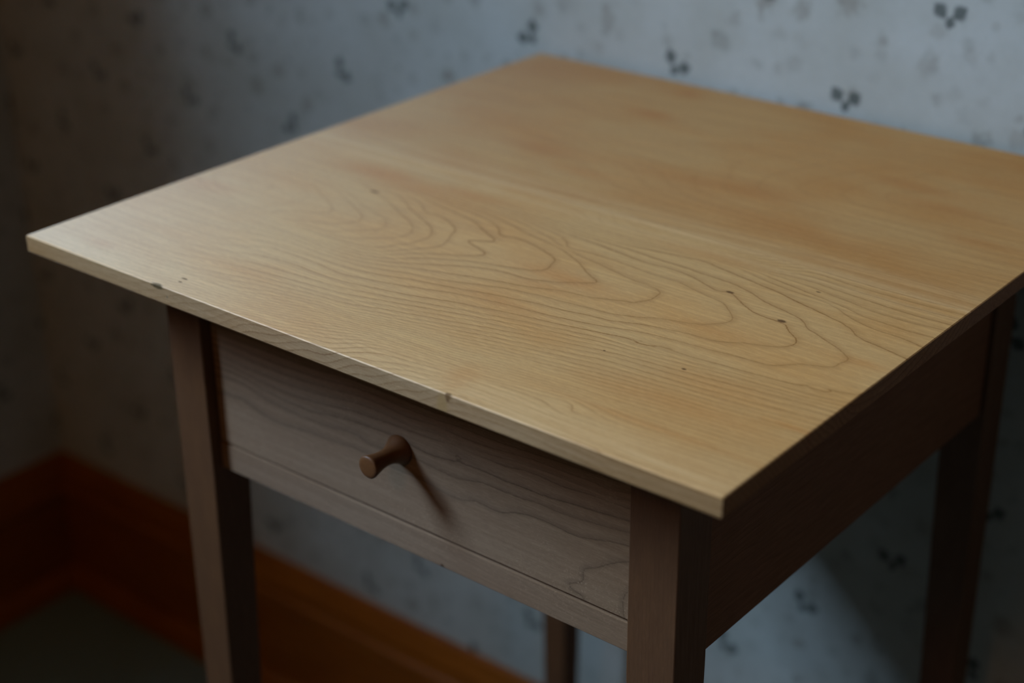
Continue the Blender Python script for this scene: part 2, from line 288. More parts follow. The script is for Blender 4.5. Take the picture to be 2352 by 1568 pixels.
BOARD_BACK = unpack("""2pe 2gi 0 2lo 2fq 0 2hw 2f3 0 2gx 2hj 0 2je 2kf 0 2m9 2mw 0 2w4 2at 2s 2sr 2b1 2s 2pd 2ax 2s 2m0 2ap 2s 2im 2at 2s 2f9 2aw 2s 2ca 2cd 2s 2b3 2fa 2s 2bv 2ij 2s 2dj 2lh 2s 2f7 2of 2s 2gy 2rb 2s 2ip 2u7 2s 2pp 27p 5k
2m4 27v 5k 2ik 282 5k 2ez 28g 5k 2bh 292 5k 281 2a1 5k 24u 2bm 5k 24y 2eu 5k 25x 2ia 5k 27e 2lh 5k 29d 2oh 5k 2bb 2rh 5k 2l4 24s 96 2hq 24s 96 2eb 24s 96 2ax 24w 96 27j 253 96 245 25a 96 20t 25r 96 1y2 27i 96 1x9 2at 96
1x0 2e3 96 1y5 2ha 96 1zb 2ki 96 2ov 21i ci 2ld 21e ci 2hu 21a ci 2ec 216 ci 2au 212 ci 27b 20x ci 23t 20w ci 20c 21e ci 1wv 21x ci 2uq 1xr go 2r9 1xo go 2ns 1xm go 2kb 1xk go 2gv 1xh go 2de 1xf go 29x 1xc go 26g 1xa go
343 1tw p0 30m 1tt p0 2x5 1tp p0 2to 1tl p0 2q7 1te p0 2mq 1t5 p0 2ja 1sx p0 2ft 1sp p0 2cc 1sg p0 28v 1s8 p0 25e 1s0 p0 114 2d2 dw 148 2b9 dw 17g 29s dw 1b1 29k dw 1eh 28u dw 1hu 27z dw 1lf 287 dw 1p0 28g dw r4 2ai i2
ud 296 i2 xm 27t i2 113 27b i2 14k 26t i2 182 26a i2 1bj 25s i2 1f0 259 i2 t9 1t6 p0 wq 1sz p0 107 1sr p0 13o 1sk p0 175 1sd p0 1am 1s5 p0 1e4 1ry p0 1hl 1rq p0 1l2 1rm p0 1oj 1rn p0 1s0 1rp p0 1vi 1rq p0 jz 246 m8
ng 23e m8 qy 22m m8 uf 21u m8 xw 215 m8 11g 20v m8 150 20l m8 18k 20b m8 k9 2fy ku nf 2hx ku qk 2jw ku u5 2kx ku xr 2lt ku zn 2oy ku 11h 2s7 ku 7a 2u9 p0 am 2vk p0 dy 2wv p0 hb 2y6 p0 kn 2zh p0 o3 30i p0
rj 31h p0 uz 32h p0 yg 33g p0 11w 34d p0 15h 34t p0 191 359 p0 1cl 35p p0 1g5 366 p0 27l 2ym go 2ay 2ze go 2ea 305 go 2hn 30w go""")
DRAWER_FACE = unpack("""lu -od 0 o2 -o7 0 qa -o1 0 sg -oj 0 um -p1 0 wu -pa 0 z3 -p8 0 11b -oz 0 13j -oq 0 15r -om 0 180 -oj 0 1a8 -oe 0 1cg -o9 0 1ep -o8 0 1u9 -pa 0 1wj -p7 0 1yq -ok 0 20z -or 0 239 -om 0 25c -nt 0
27h -nc 0 29r -n6 0 2c1 -na 0 2eb -nf 0 2gk -n5 0 2is -mm 0 2kz -m1 0 2n8 -lq 0 qh -lf 2s sr -lv 2s v2 -mb 2s xd -mh 2s zp -mn 2s 121 -mp 2s 14d -mq 2s 16o -mm 2s 190 -me 2s 1ba -ly 2s 1dl -m2 2s 1fu -ml 2s
1oa -lu 2s 1qm -m0 2s 1sy -m5 2s 1va -m7 2s 1xk -lu 2s 1zs -lc 2s 224 -lb 2s 24g -la 2s 26s -l9 2s 293 -kz 2s 2bf -l0 2s 2dr -ky 2s 2g3 -ks 2s 2ie -ki 2s 2kq -k7 2s 2n1 -jw 2s 146 -lb 5k 16e -kx 5k 18m -kj 5k 1au -k6 5k
1d4 -k1 5k 1fd -jw 5k 1hm -js 5k 1jw -jr 5k 1m5 -jr 5k 1nz -k3 5k 1qb -kc 5k 1sm -k6 5k 1uy -jv 5k 1xa -jn 5k 1zm -jj 5k 21z -jm 5k 24b -jp 5k 26n -jm 5k 28z -jl 5k 2bc -jf 5k 2do -j6 5k 2fz -iw 5k 2ib -io 5k 2kn -ig 5k
2mz -i7 5k oe -j7 8c qm -je 8c su -jm 8c v3 -jr 8c xb -jt 8c zk -jv 8c 11s -jq 8c 140 -jj 8c 169 -jc 8c 18g -j1 8c 1ao -iq 8c 1cw -if 8c 1f4 -ia 8c 1hd -i5 8c 1jl -i1 8c 1lu -hx 8c 1o2 -hu 8c 1o3 -hp 8c 1qf -hs 8c
1sq -ho 8c 1v2 -hf 8c 1xe -hj 8c 1zq -hj 8c 222 -hj 8c 24d -he 8c 26o -h1 8c 28z -gw 8c 2bb -h1 8c 2dn -h1 8c 2fy -gr 8c 2ia -gl 8c 2km -gl 8c 2my -gi 8c nb -ia b4 po -ic b4 s0 -if b4 ud -ig b4 wq -if b4 z2 -if b4
11f -ib b4 13r -i4 b4 163 -hx b4 18f -hn b4 1ar -hb b4 1d3 -h0 b4 1o4 -ha b4 1qd -gx b4 1sn -gr b4 1ux -h2 b4 1x7 -h2 b4 1zh -gv b4 21r -gm b4 241 -ge b4 26b -g7 b4 28l -g3 b4 2aw -fz b4 2d6 -fy b4 2fh -fw b4 2hr -fv b4
2k1 -g2 b4 2m9 -fl b4 mb -gs dw ok -gu dw qs -gw dw t1 -gz dw va -gz dw xj -gz dw zs -gz dw 120 -gu dw 149 -go dw 16h -gh dw 18q -g9 dw 1ay -g0 dw 1d6 -fs dw 1o6 -fu dw 1qf -fn dw 1sn -fj dw 1uw -fn dw 1x5 -fp dw
1zd -fq dw 21m -fm dw 23u -fc dw 262 -f4 dw 28b -ez dw 2ak -ez dw 2ct -ew dw 2f1 -et dw 2ha -ep dw th -fp go vp -fp go xy -fq go 106 -fq go 12e -fk go 14n -fe go 16v -f8 go 1o8 -en go 1qi -eo go 1ss -en go 1v2 -eg go
1xb -ee go 1zl -ef go 21v -ec go 245 -e9 go 26f -e4 go 28p -e0 go lm -eo jg o0 -el jg qd -ej jg sq -eg jg v4 -ee jg xh -ed jg zv -eb jg 128 -e8 jg 14l -e4 jg 16z -e0 jg 2mz -o2 -2s 2ko -p7 -2s 2il -qo -2s 2gb -rv -2s
2g4 -tn -2s 2e0 -uv -2s 2gb -w3 -2s 2n3 -sd -5k 2mh -v9 -5k 1tg -vn -1e 1vx -vc -1e 1yd -v0 -1e 20u -up -1e 23b -uc -1e 25p -to -1e 283 -sz -1e 2ah -sc -1e 2c8 -u3 -1e mz -uo -14 pa -uf -14 rl -u6 -14 tw -tx -14 w7 -to -14 yi -te -14
10t -tb -14 135 -t8 -14 15g -t6 -14 17s -t3 -14 1a3 -t1 -14 2k2 -si -46 2j8 -ui -46""")
STAINS = [[0.2521,0.1251,0.03,0.008,0.8],[0.2478,0.112,0.02,0.006,0.5],[0.0826,0.1786,0.035,0.01,0.9],[0.112,0.175,0.03,0.01,0.6],[0.1394,0.1833,0.03,0.006,0.6],[0.2436,0.0864,0.03,0.006,0.4],[0.2931,0.1909,0.03,0.007,0.4],[0.1401,0.3594,0.014,0.006,0.9],[0.1336,0.4075,0.008,0.005,0.8],[0.1264,0.2685,0.03,0.01,0.6],[0.1689,0.2497,0.02,0.008,0.5],[0.2285,0.2735,0.04,0.012,0.5],[0.2601,0.2807,0.03,0.012,0.6],[0.2992,0.2467,0.05,0.012,0.5],[0.3666,0.0511,0.04,0.008,0.5],[0.3707,0.0739,0.03,0.01,0.4],[0.3443,0.0583,0.03,0.006,0.3],[0.4074,0.131,0.012,0.004,0.6],[0.2792,0.0176,0.007,0.01,0.45],[0.2829,0.0077,0.005,0.006,0.35],[0.4143,0.0628,0.014,0.0016,0.9],[0.0398,0.0173,0.012,0.005,0.45],[0.0185,0.1071,0.02,0.008,0.5],[0.3688,0.0293,0.05,0.0022,0.5],[0.354,0.0293,0.04,0.0018,0.4],[0.3394,0.1192,0.02,0.006,0.4],[0.3255,0.3397,0.03,0.008,0.6],[0.3548,0.321,0.03,0.008,0.6],[0.3881,0.2859,0.02,0.008,0.5]]
KNOTS = [[0.32215,0.15958,0.0022,0.0011],[0.35761,0.14666,0.0024,0.0014],[0.35447,0.18505,0.0014,0.0006],[0.34991,0.07947,0.0012,0.0008],[0.3127,0.0732,0.0007,0.0005],[0.09784,0.15544,0.003,0.0012],[0.10771,0.01281,0.0022,0.0007],[0.10888,0.00909,0.0014,0.0006],[0.41716,0.2278,0.0014,0.0006],[0.28624,0.00032,0.0016,0.0012]]

def ring_field(ctl, stretch):
    """smooth surface through the control points (thin-plate spline), eased along the grain"""
    A = ctl[:, :2] * stretch
    n = len(A)
    K = lambda r2: 0.5 * r2 * np.log(r2 + 1e-12)
    F = np.zeros((n + 3, n + 3))
    F[:n, :n] = K(((A[:, None] - A[None]) ** 2).sum(-1)) + np.eye(n) * 1e-7
    F[:n, n] = 1
    F[:n, n + 1:] = A
    F[n:, :n] = F[:n, n:].T
    w = np.linalg.solve(F, np.r_[ctl[:, 2], 0, 0, 0])
    def f(P):
        P = np.asarray(P, float) * stretch
        o = []
        for i in range(0, len(P), 6000):
            x = P[i:i + 6000]
            o.append(K(((x[:, None] - A[None]) ** 2).sum(-1)) @ w[:n] + w[n] + x @ w[n + 1:])
        return np.concatenate(o)
    return f

# ------------------------------------------------------------------ mesh helpers
def link(name, me, mat, parent=None, loc=(0, 0, 0)):
    o = bpy.data.objects.new(name, me)
    C.objects.link(o)
    if mat:
        me.materials.append(mat)
    o.location = loc
    if parent:
        o.parent = parent
    return o

def from_bm(name, bm, mat, parent=None, loc=(0, 0, 0), smooth=False):
    me = bpy.data.meshes.new(name)
    bmesh.ops.recalc_face_normals(bm, faces=bm.faces)
    bm.to_mesh(me)
    bm.free()
    if smooth:
        for p in me.polygons:
            p.use_smooth = True
    return link(name, me, mat, parent, loc)

def add_box(bm, a, b, bevel=0.0, seg=2):
    vs_ = [bm.verts.new((x, y, z)) for x in (a[0], b[0]) for y in (a[1], b[1]) for z in (a[2], b[2])]
    q = [(0, 1, 3, 2), (4, 6, 7, 5), (0, 4, 5, 1), (2, 3, 7, 6), (0, 2, 6, 4), (1, 5, 7, 3)]
    fs = [bm.faces.new([vs_[i] for i in f]) for f in q]
    if bevel:
        es = list({e for f in fs for e in f.edges})
        bmesh.ops.bevel(bm, geom=es, offset=bevel, segments=seg, affect='EDGES', profile=0.5)

def box(name, a, b, mat, parent=None, bevel=0.0, loc=(0, 0, 0)):
    bm = bmesh.new()
    add_box(bm, a, b, bevel)
    return from_bm(name, bm, mat, parent, loc)

def structure(o, label=None):
    o['kind'] = 'structure'
    if label:
        o['label'] = label
    return o

# ------------------------------------------------------------------ wallpaper, plaster, floor, baseboard materials
def wallpaper(name, axis):
    k = NT(name)
    o = k.obj()
    s = k.sep(o)
    h = s['X'] if axis == 'x' else s['Y']
    z = k.math('SUBTRACT', s['Z'], TOP + 0.010)
    if axis == 'x':                                        # the paper's repeat grows a little on the right-hand strip
        z = k.math('MULTIPLY', z, k.rng(h, -0.26, -0.12, 1.0, 0.938))
        h = k.math('ADD', h, 0.014)
    PX, PZ = 0.1235, 0.1154
    base_n = k.noise(o, 14, 3, 0.6)
    col = k.mix(k.rng(base_n, 0.35, 0.7), (0.475, 0.46, 0.44), (0.405, 0.385, 0.35))
    col = k.mix(k.math('MULTIPLY', k.rng(k.noise(o, 160, 3, 0.6), 0.4, 0.7), 0.18), col, (0.34, 0.32, 0.29))
    # small faded brown sprigs
    hz = k.n('ShaderNodeCombineXYZ')
    k.put(hz.inputs[0], s['X'] if axis == 'x' else s['Y']); k.put(hz.inputs[1], s['Z'])
    for scl, amount, r0, r1 in ((34, 0.62, 0.16, 0.36), (58, 0.42, 0.18, 0.40)):
        v = k.n('ShaderNodeTexVoronoi', voronoi_dimensions='2D')
        k.put(v.inputs['Vector'], hz.outputs[0])
        v.inputs['Scale'].default_value = scl
        vs2 = k.sep(v.outputs['Color'])
        rad = k.rng(vs2['Y'], 0, 1, r0, r1)
        vd = k.math('ADD', v.outputs['Distance'], k.math('MULTIPLY', k.math('SUBTRACT', k.noise(o, 210, 3), 0.5), 0.55))
        spot = k.rng(k.math('DIVIDE', vd, rad), 0.35, 1.1, 1.0, 0.0, True)
        spot = k.math('MULTIPLY', spot, k.rng(vs2['X'], 0.35, 1.0, 0.0, amount))
        col = k.mix(spot, col, k.mix(vs2['Z'], (0.20, 0.16, 0.12), (0.24, 0.23, 0.20)))
    # dark green leaf pairs on a diagonal repeat
    total = None
    for (ou, ov) in ((0.0, 0.0), (0.5, 0.5)):
        u = k.math('ADD', k.math('DIVIDE', h, PX), ou)
        w = k.math('ADD', k.math('DIVIDE', z, PZ), ov)
        iu, iw = k.math('ROUND', u), k.math('ROUND', w)
        lu = k.math('MULTIPLY', k.math('SUBTRACT', u, iu), PX)
        lw = k.math('MULTIPLY', k.math('SUBTRACT', w, iw), PZ)
        cell = k.n('ShaderNodeCombineXYZ')
        k.put(cell.inputs[0], iu); k.put(cell.inputs[1], iw); cell.inputs[2].default_value = ou * 7 + 1.3
        rnd = k.n('ShaderNodeTexWhiteNoise', noise_dimensions='3D')
        k.put(rnd.inputs['Vector'], cell.outputs[0])
        ang = k.rng(rnd.outputs['Value'], 0, 1, -1.3, 0.9)
        ca, sa = k.math('COSINE', ang), k.math('SINE', ang)
        p = k.math('ADD', k.math('MULTIPLY', lu, ca), k.math('MULTIPLY', lw, sa))
        q = k.math('SUBTRACT', k.math('MULTIPLY', lw, ca), k.math('MULTIPLY', lu, sa))
        jag = k.math('MULTIPLY', k.math('SUBTRACT', k.noise(o, 420, 2), 0.5), 0.0028)
        for (px, py, rx, ry, tilt) in ((-0.0060, 0.0010, 0.0058, 0.0033, -0.75), (0.0060, 0.0014, 0.0056, 0.0035, 0.70), (0.0006, -0.0046, 0.0042, 0.0024, 1.4)):
            ct, st = math.cos(tilt), math.sin(tilt)
            dp, dq = k.math('SUBTRACT', p, px), k.math('SUBTRACT', q, py)
            a = k.math('ADD', k.math('MULTIPLY', dp, ct / rx), k.math('MULTIPLY', dq, st / rx))
            b = k.math('SUBTRACT', k.math('MULTIPLY', dq, ct / ry), k.math('MULTIPLY', dp, st / ry))
            a = k.math('MULTIPLY', a, a)                   # pointed ends: a leaf, not a dot
            r = k.math('ADD', a, k.math('MULTIPLY', k.math('ABSOLUTE', b), k.math('ADD', 0.75, k.math('MULTIPLY', a, 0.5))))
            r = k.math('ADD', r, k.math('MULTIPLY', jag, 260.0))
            m = k.rng(r, 0.55, 1.35, 1.0, 0.0, True)
            total = m if total is None else k.math('MAXIMUM', total, m)
    col = k.mix(k.math('MULTIPLY', total, 0.80), col, (0.05, 0.06, 0.055))
    return k.done(col, 0.75, 0.25)

def plaster(name, c):
    k = NT(name)
    n = k.noise(k.obj(), 8, 3)
    return k.done(k.mix(n, c, [x * 0.9 for x in c]), 0.9, 0.2)

def carpet():
    k = NT('floor_carpet')
    o = k.obj()
    n = k.noise(o, 380, 3, 0.7)
    n2 = k.noise(o, 6, 3, 0.6)
    col = k.mix(k.rng(n, 0.3, 0.7), (0.12, 0.15, 0.125), (0.20, 0.235, 0.205))
    col = k.mix(k.math('MULTIPLY', k.rng(n2, 0.4, 0.7), 0.4), col, (0.20, 0.22, 0.23))
    k.bump(n, 0.6, 0.004)
    return k.done(col, 0.95, 0.1)

def varnished():
    k = NT('baseboard_varnished_wood')
    o = k.obj()
    st = k.noise(k.scale(o, (0.6, 0.6, 14)), 30, 4, 0.6)
    col = k.mix(k.rng(st, 0.3, 0.7), (0.32, 0.085, 0.005), (0.19, 0.045, 0.003))
    return k.done(col, 0.38, 0.3)

M_back, M_left = wallpaper('wallpaper_leaf_sprigs', 'x'), wallpaper('wallpaper_leaf_sprigs_side', 'y')
M_plaster = plaster('dark_brown_plaster', (0.09, 0.06, 0.035))  # unseen walls made very dark to cut light bounced onto the table
M_ceil = plaster('ceiling_dark', (0.2, 0.16, 0.11))  # unseen ceiling also darkened to hold down the bounce
M_carpet, M_base = carpet(), varnished()
kp = NT('window_paint'); M_paint = kp.done((0.55, 0.5, 0.42), 0.45, 0.4)

# ------------------------------------------------------------------ room shell
T = 0.10
structure(box('floor', (X_L - WALL_T, Y_F - T, -T), (X_R + T, Y_B + T, 0), M_carpet), 'dark grey-green carpeted floor in the corner under the table')
structure(box('ceiling', (X_L - WALL_T, Y_F - T, CEIL), (X_R + T, Y_B + T, CEIL + T), M_ceil))
structure(box('wall_back', (X_L, Y_B, 0), (X_R, Y_B + T, CEIL), M_back), 'pale papered wall with dark leaf sprigs behind the table')
structure(box('wall_right', (X_R, Y_F, 0), (X_R + T, Y_B, CEIL), M_plaster))
structure(box('wall_front', (X_L, Y_F - T, 0), (X_R, Y_F, CEIL), M_plaster))
bm = bmesh.new()                                            # left wall with the window opening
add_box(bm, (X_L - WALL_T, Y_F, 0), (X_L, WIN_Y0, CEIL))
add_box(bm, (X_L - WALL_T, WIN_Y1, 0), (X_L, Y_B + T, CEIL))
add_box(bm, (X_L - WALL_T, WIN_Y0, 0), (X_L, WIN_Y1, WIN_Z0))
add_box(bm, (X_L - WALL_T, WIN_Y0, WIN_Z1), (X_L, WIN_Y1, CEIL))
structure(from_bm('wall_left', bm, M_left), 'shadowed papered side wall at the left edge of the photo')

# window: frame, meeting rail, pane
xw = X_L - WALL_T + 0.03
win = bpy.data.objects.new('window_1', None); C.objects.link(win)
win.location = (xw, (WIN_Y0 + WIN_Y1) / 2, WIN_Z0); structure(win)
hw = (WIN_Y1 - WIN_Y0) / 2; hh = WIN_Z1 - WIN_Z0
bm = bmesh.new()
for a, b in (((-.02, -hw, 0), (.02, -hw + .035, hh)), ((-.02, hw - .035, 0), (.02, hw, hh)), ((-.02, -hw + .035, 0), (.02, hw - .035, .04)), ((-.02, -hw + .035, hh - .035), (.02, hw - .035, hh))):
    add_box(bm, a, b)
from_bm('window_frame', bm, M_paint, win)
box('meeting_rail', (-.015, -hw + .035, hh * .5 - .015), (.015, hw - .035, hh * .5 + .015), M_paint, win)
kg = NT('window_glass')
tr = kg.n('ShaderNodeBsdfTransparent'); gl = kg.n('ShaderNodeBsdfGlossy'); gl.inputs['Roughness'].default_value = 0.02
mx = kg.n('ShaderNodeMixShader'); mx.inputs[0].default_value = 0.06
kg.t.links.new(tr.outputs[0], mx.inputs[1]); kg.t.links.new(gl.outputs[0], mx.inputs[2]); kg.t.links.new(mx.outputs[0], kg.out.inputs[0])
for nm, z0, z1 in (('pane', .04, hh * .5 - .015), ('pane', hh * .5 + .015, hh - .035)):
    box(nm, (-.002, -hw + .035, z0), (.002, hw - .035, z1), kg.m, win)

# baseboards: moulded board and cap in one profile, quarter-round shoe as a part
BB = [(0, 0), (0.014, 0), (0.014, 0.106), (0.0165, 0.109), (0.0175, 0.114), (0.0165, 0.119), (0.0140, 0.122), (0.0135, 0.128),
      (0.0120, 0.136), (0.0085, 0.143), (0.0075, 0.147), (0.0060, 0.1505), (0.0030, 0.152), (0, 0.152)]
SHOE = [(0.014, 0)] + [(0.014 + 0.013 * math.cos(a), 0.023 * math.sin(a)) for a in [i * math.pi / 14 for i in range(8)]]
def run(profile, p0, p1, nrm, bm, miter0, miter1):
    """sweep a wall profile (out, up) from p0 to p1; nrm points into the room; miters lengthen or shorten by the out distance"""
    d = (Vector(p1) - Vector(p0)).normalized()
    rings = []
    for p, mi in ((Vector(p0), miter0), (Vector(p1), -miter1)):
        rings.append([bm.verts.new(p + Vector(nrm) * u + d * (u * mi) + Vector((0, 0, v))) for u, v in profile])
    n = len(profile)
    for i in range(n):
        bm.faces.new((rings[0][i], rings[0][(i + 1) % n], rings[1][(i + 1) % n], rings[1][i]))
    bm.faces.new(rings[0][::-1]); bm.faces.new(rings[1])
for nm, p0, p1, nr, m0, m1, lab in (('baseboard_back', (X_L, Y_B, 0), (X_R, Y_B, 0), (0, -1, 0), 1, 0, 'orange-brown varnished baseboard along the wall behind the table'),
                                    ('baseboard_left', (X_L, Y_F, 0), (X_L, Y_B, 0), (1, 0, 0), 0, 1, 'dark varnished baseboard at the left edge of the photo')):
    bm = bmesh.new(); run(BB, p0, p1, nr, bm, m0, m1)
    bo = structure(from_bm(nm, bm, M_base), lab)
    bm = bmesh.new(); run(SHOE, p0, p1, nr, bm, m0, m1)
    from_bm('shoe_molding', bm, M_base, bo)

# ------------------------------------------------------------------ the table
W, D, TH = 0.420, 0.42517, 0.01018
OX, OY, S = 0.04763, 0.04638, 0.02557
REC, ZA, ZG, ARS = 0.00668, -0.13428, -0.11807, 0.0030
YB = 0.3868                                                 # rear face of the back legs
JOINT = 0.2080                                              # glue line between the two top boards

TAN, HONEY, LINE = (0.65, 0.342, 0.128), (0.62, 0.255, 0.062), (0.25, 0.085, 0.012)
knots_top = [(x, y, 0, rx, ry, 0.004, (0.10, 0.04, 0.018), 0.85) for x, y, rx, ry in KNOTS]
knots_top += [(0.1025, 0.0, -0.0008, 0.0045, 0.002, 0.0013, (0.05, 0.035, 0.015), 0.85), (0.1094, 0, -0.0046, 0.0006, 0.001, 0.0007, (0.15, 0.12, 0.08), 0.7),
              (0.2830, 0.0, -0.0065, 0.0030, 0.002, 0.0062, (0.34, 0.19, 0.07), 0.55), (0.2868, 0.0, -0.0009, 0.0022, 0.0015, 0.0015, (0.22, 0.11, 0.04), 0.6)]
M_top = wood('table_top_cherry', TAN, HONEY, LINE, knots=knots_top, blotch=0.75, stain=True, ring_s=0.85, halo=0.26, spec=1.1, side_spec=0.12, edge_tone=True, lean=-0.2, rough=0.67, fibre=(0.958, 0.287, 0))
M_top2 = wood('table_top_cherry_back_board', [c * f for c, f in zip(TAN, (0.90, 0.86, 0.80))], [c * f for c, f in zip(HONEY, (0.86, 0.80, 0.75))], LINE, blotch=0.85, stain=True, ring_s=0.20, halo=0.10, spec=1.1, side_spec=0.12, edge_tone=True, lean=-0.2, rough=0.67, fibre=(0.958, 0.287, 0))  # rear board base darkened and browned: heartwood tone plus lens falloff toward the corner
M_drawer = wood('drawer_front_wood', (0.245, 0.137, 0.074), (0.225, 0.108, 0.052), (0.07, 0.036, 0.016), ring_s=0.75, fleck=0.75, halo=0.3, spec=0.17, fibre=(1, 0, 0),
                knots=[(0.2336, 0.053, -0.1337, .001, .01, .001, (.1, .05, .03), .7)])
M_rail = wood('drawer_rail_wood', (0.23, 0.126, 0.068), (0.21, 0.098, 0.046), (0.13, 0.07, 0.035), spec=0.17, fibre=(1, 0, 0), figure=((0.06, 1.0, 1.0), 330.0, 6.0), ring_s=0.45, fleck=0.5,
              knots=[(0.2318, 0.053, -0.1335, .0012, .01, .0012, (.07, .035, .02), .9)])
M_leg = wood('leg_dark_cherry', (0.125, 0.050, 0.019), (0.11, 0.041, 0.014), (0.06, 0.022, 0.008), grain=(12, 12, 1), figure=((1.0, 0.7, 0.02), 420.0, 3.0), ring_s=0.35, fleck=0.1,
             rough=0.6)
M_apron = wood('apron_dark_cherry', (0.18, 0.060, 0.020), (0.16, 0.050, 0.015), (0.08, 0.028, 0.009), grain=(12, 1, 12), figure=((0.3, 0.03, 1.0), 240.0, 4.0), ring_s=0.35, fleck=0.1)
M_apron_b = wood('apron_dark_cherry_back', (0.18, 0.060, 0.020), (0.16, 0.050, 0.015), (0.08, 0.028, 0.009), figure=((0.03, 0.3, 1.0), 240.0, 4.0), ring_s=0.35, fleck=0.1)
M_knob = wood('knob_turned_cherry', (0.15, 0.055, 0.018), (0.12, 0.040, 0.011), (0.06, 0.022, 0.007), grain=(8, 1, 8), figure=((1.0, 0.05, 0.6), 700.0, 3.0), ring_s=0.3, fleck=0.0,
              rough=0.45, blotch=0.6)

table = bpy.data.objects.new('side_table', None)
C.objects.link(table)
table.location = (0, 0, TOP)
table['label'] = 'small cherry-wood side table with one drawer and square tapered legs against the wall'
table['category'] = 'table'

def set_attr(me, name, vals):
    a = me.attributes.new(name, 'FLOAT', 'POINT')
    a.data.foreach_set('value', np.asarray(vals, np.float32))

def top_board(y0, y1, field, stretch, seam_front, seam_back, mat):
    """solid board: fine grid on top (carries the ring field), eased arris, sides, underside"""
    nx, ny = 300, 150
    arr = 0.0005
    xs = np.r_[0.0, np.linspace(arr, W - arr, nx), W]
    fa, fb = (0.00012 if seam_front else arr), (0.00012 if seam_back else arr)
    ys = np.r_[y0, np.linspace(y0 + fa, y1 - fb, ny), y1]
    NX, NY = len(xs), len(ys)
    X, Y = np.meshgrid(xs, ys)
    Z = np.zeros_like(X)
    Z[:, 0] = Z[:, -1] = -arr * 0.8
    Z[0, :] = -0.0001 if seam_front else -arr * 0.8
    Z[-1, :] = -0.0001 if seam_back else -arr * 0.8
    V = [np.stack([X, Y, Z], -1).reshape(-1, 3)]
    idx = np.arange(NX * NY).reshape(NY, NX)
    faces = np.stack([idx[:-1, :-1], idx[:-1, 1:], idx[1:, 1:], idx[1:, :-1]], -1).reshape(-1, 4).tolist()
    per = np.r_[idx[0, :-1], idx[:-1, -1], idx[-1, :0:-1], idx[:0:-1, 0]]      # perimeter, counter-clockwise
    n = len(per)
    base = V[0][per]
    cx, cy = W / 2, (y0 + y1) / 2
    r = 0.0016
    low = base.copy(); low[:, 2] = -TH + r
    bot = base.copy(); bot[:, 2] = -TH
    bot[:, 0] = np.clip(bot[:, 0], r, W - r); bot[:, 1] = np.clip(bot[:, 1], y0 + (0 if seam_front else r), y1 - (0 if seam_back else r))
    o1, o2 = NX * NY, NX * NY + n
    V += [low, bot]
    for i in range(n):
        j = (i + 1) % n
        faces.append([int(per[i]), o1 + i, o1 + j, int(per[j])])
        faces.append([o1 + i, o2 + i, o2 + j, o1 + j])
    faces.append([o2 + i for i in range(n)][::-1])
    V = np.concatenate(V)
    me = bpy.data.meshes.new('top_board')
    me.from_pydata(V.tolist(), [], faces)
    me.update()
    f = field
    P = V[:, :2]
    e = 0.0004
    ring = f(P) + np.maximum(0, -V[:, 2] - arr) * 260.0                        # rings run on down the edges
    gx = (f(P + [e, 0]) - f(P - [e, 0])) / (2 * e)
    gy = (f(P + [0, e]) - f(P - [0, e])) / (2 * e)
    grad = np.hypot(gx, gy)
    edge = V[:, 2] < -arr * 0.5
    grad[edge] = np.hypot(gx[edge], 260.0)
    set_attr(me, 'ring', ring)
    set_attr(me, 'ring_grad', np.maximum(grad, 8))
    st = np.zeros(len(V))
    for sx, sy, a, b, amp in STAINS:
        st = np.maximum(st, amp * np.exp(-(((V[:, 0] - sx) / a) ** 2 + ((V[:, 1] - sy) / b) ** 2)))
    set_attr(me, 'stain', np.clip(st, 0, 1) * 0.80)
    x_, y_ = V[:, 0], V[:, 1]
    sap_sheen = 0.75 * np.exp(-((y_ - JOINT - 0.0015) / 0.0035) ** 2) + 0.45 * np.exp(-((y_ - 0.2215) / 0.005) ** 2) + 0.4 * np.exp(-((y_ - 0.196) / 0.0025) ** 2)
    sap_sheen = np.maximum(sap_sheen, 0.75 * np.exp(-(y_ / 0.021) ** 2) * np.clip((x_ - 0.16) / 0.12, 0.25, 1))
    sap_sheen = np.maximum(sap_sheen, 0.15 * np.exp(-((x_ / 0.045) ** 2 + ((y_ - 0.02) / 0.06) ** 2)))  # front-left corner paled in colour to add to the window sheen there
    sap_sheen[V[:, 2] < -arr * 0.5] *= 0.35
    set_attr(me, 'sap_sheen', np.clip(sap_sheen, 0, 1))
    sm = lambda v, a, b: np.clip((v - a) / (b - a), 0, 1) ** 2 * (3 - 2 * np.clip((v - a) / (b - a), 0, 1))
    fig = 0.22 + 0.78 * sm(x_ + 0.25 * np.clip(0.05 - y_, 0, 1), 0.06, 0.21)          # the figure is faint at the left end
    fig *= 1 - 0.72 * sm(y_, 0.176, 0.194) * (1 - sm(x_, 0.27, 0.33)) * (y_ < JOINT)    # and beside the glue line
    fig *= 1 - 0.55 * np.exp(-(((x_ - 0.33) / 0.06) ** 2 + ((y_ - 0.012) / 0.016) ** 2))
    set_attr(me, 'figure', fig)
    ob = link('top_board', me, mat, table)
    return ob

ob = top_board(0.0, JOINT, ring_field(BOARD_FRONT, np.array([0.5, 1.0])), 0.5, False, True, M_top)
ob['label'] = 'front board of the table top with cathedral grain and small knots'
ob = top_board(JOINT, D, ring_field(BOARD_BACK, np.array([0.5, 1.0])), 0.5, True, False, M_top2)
ob['label'] = 'rear board of the table top, out of focus beside the wall'

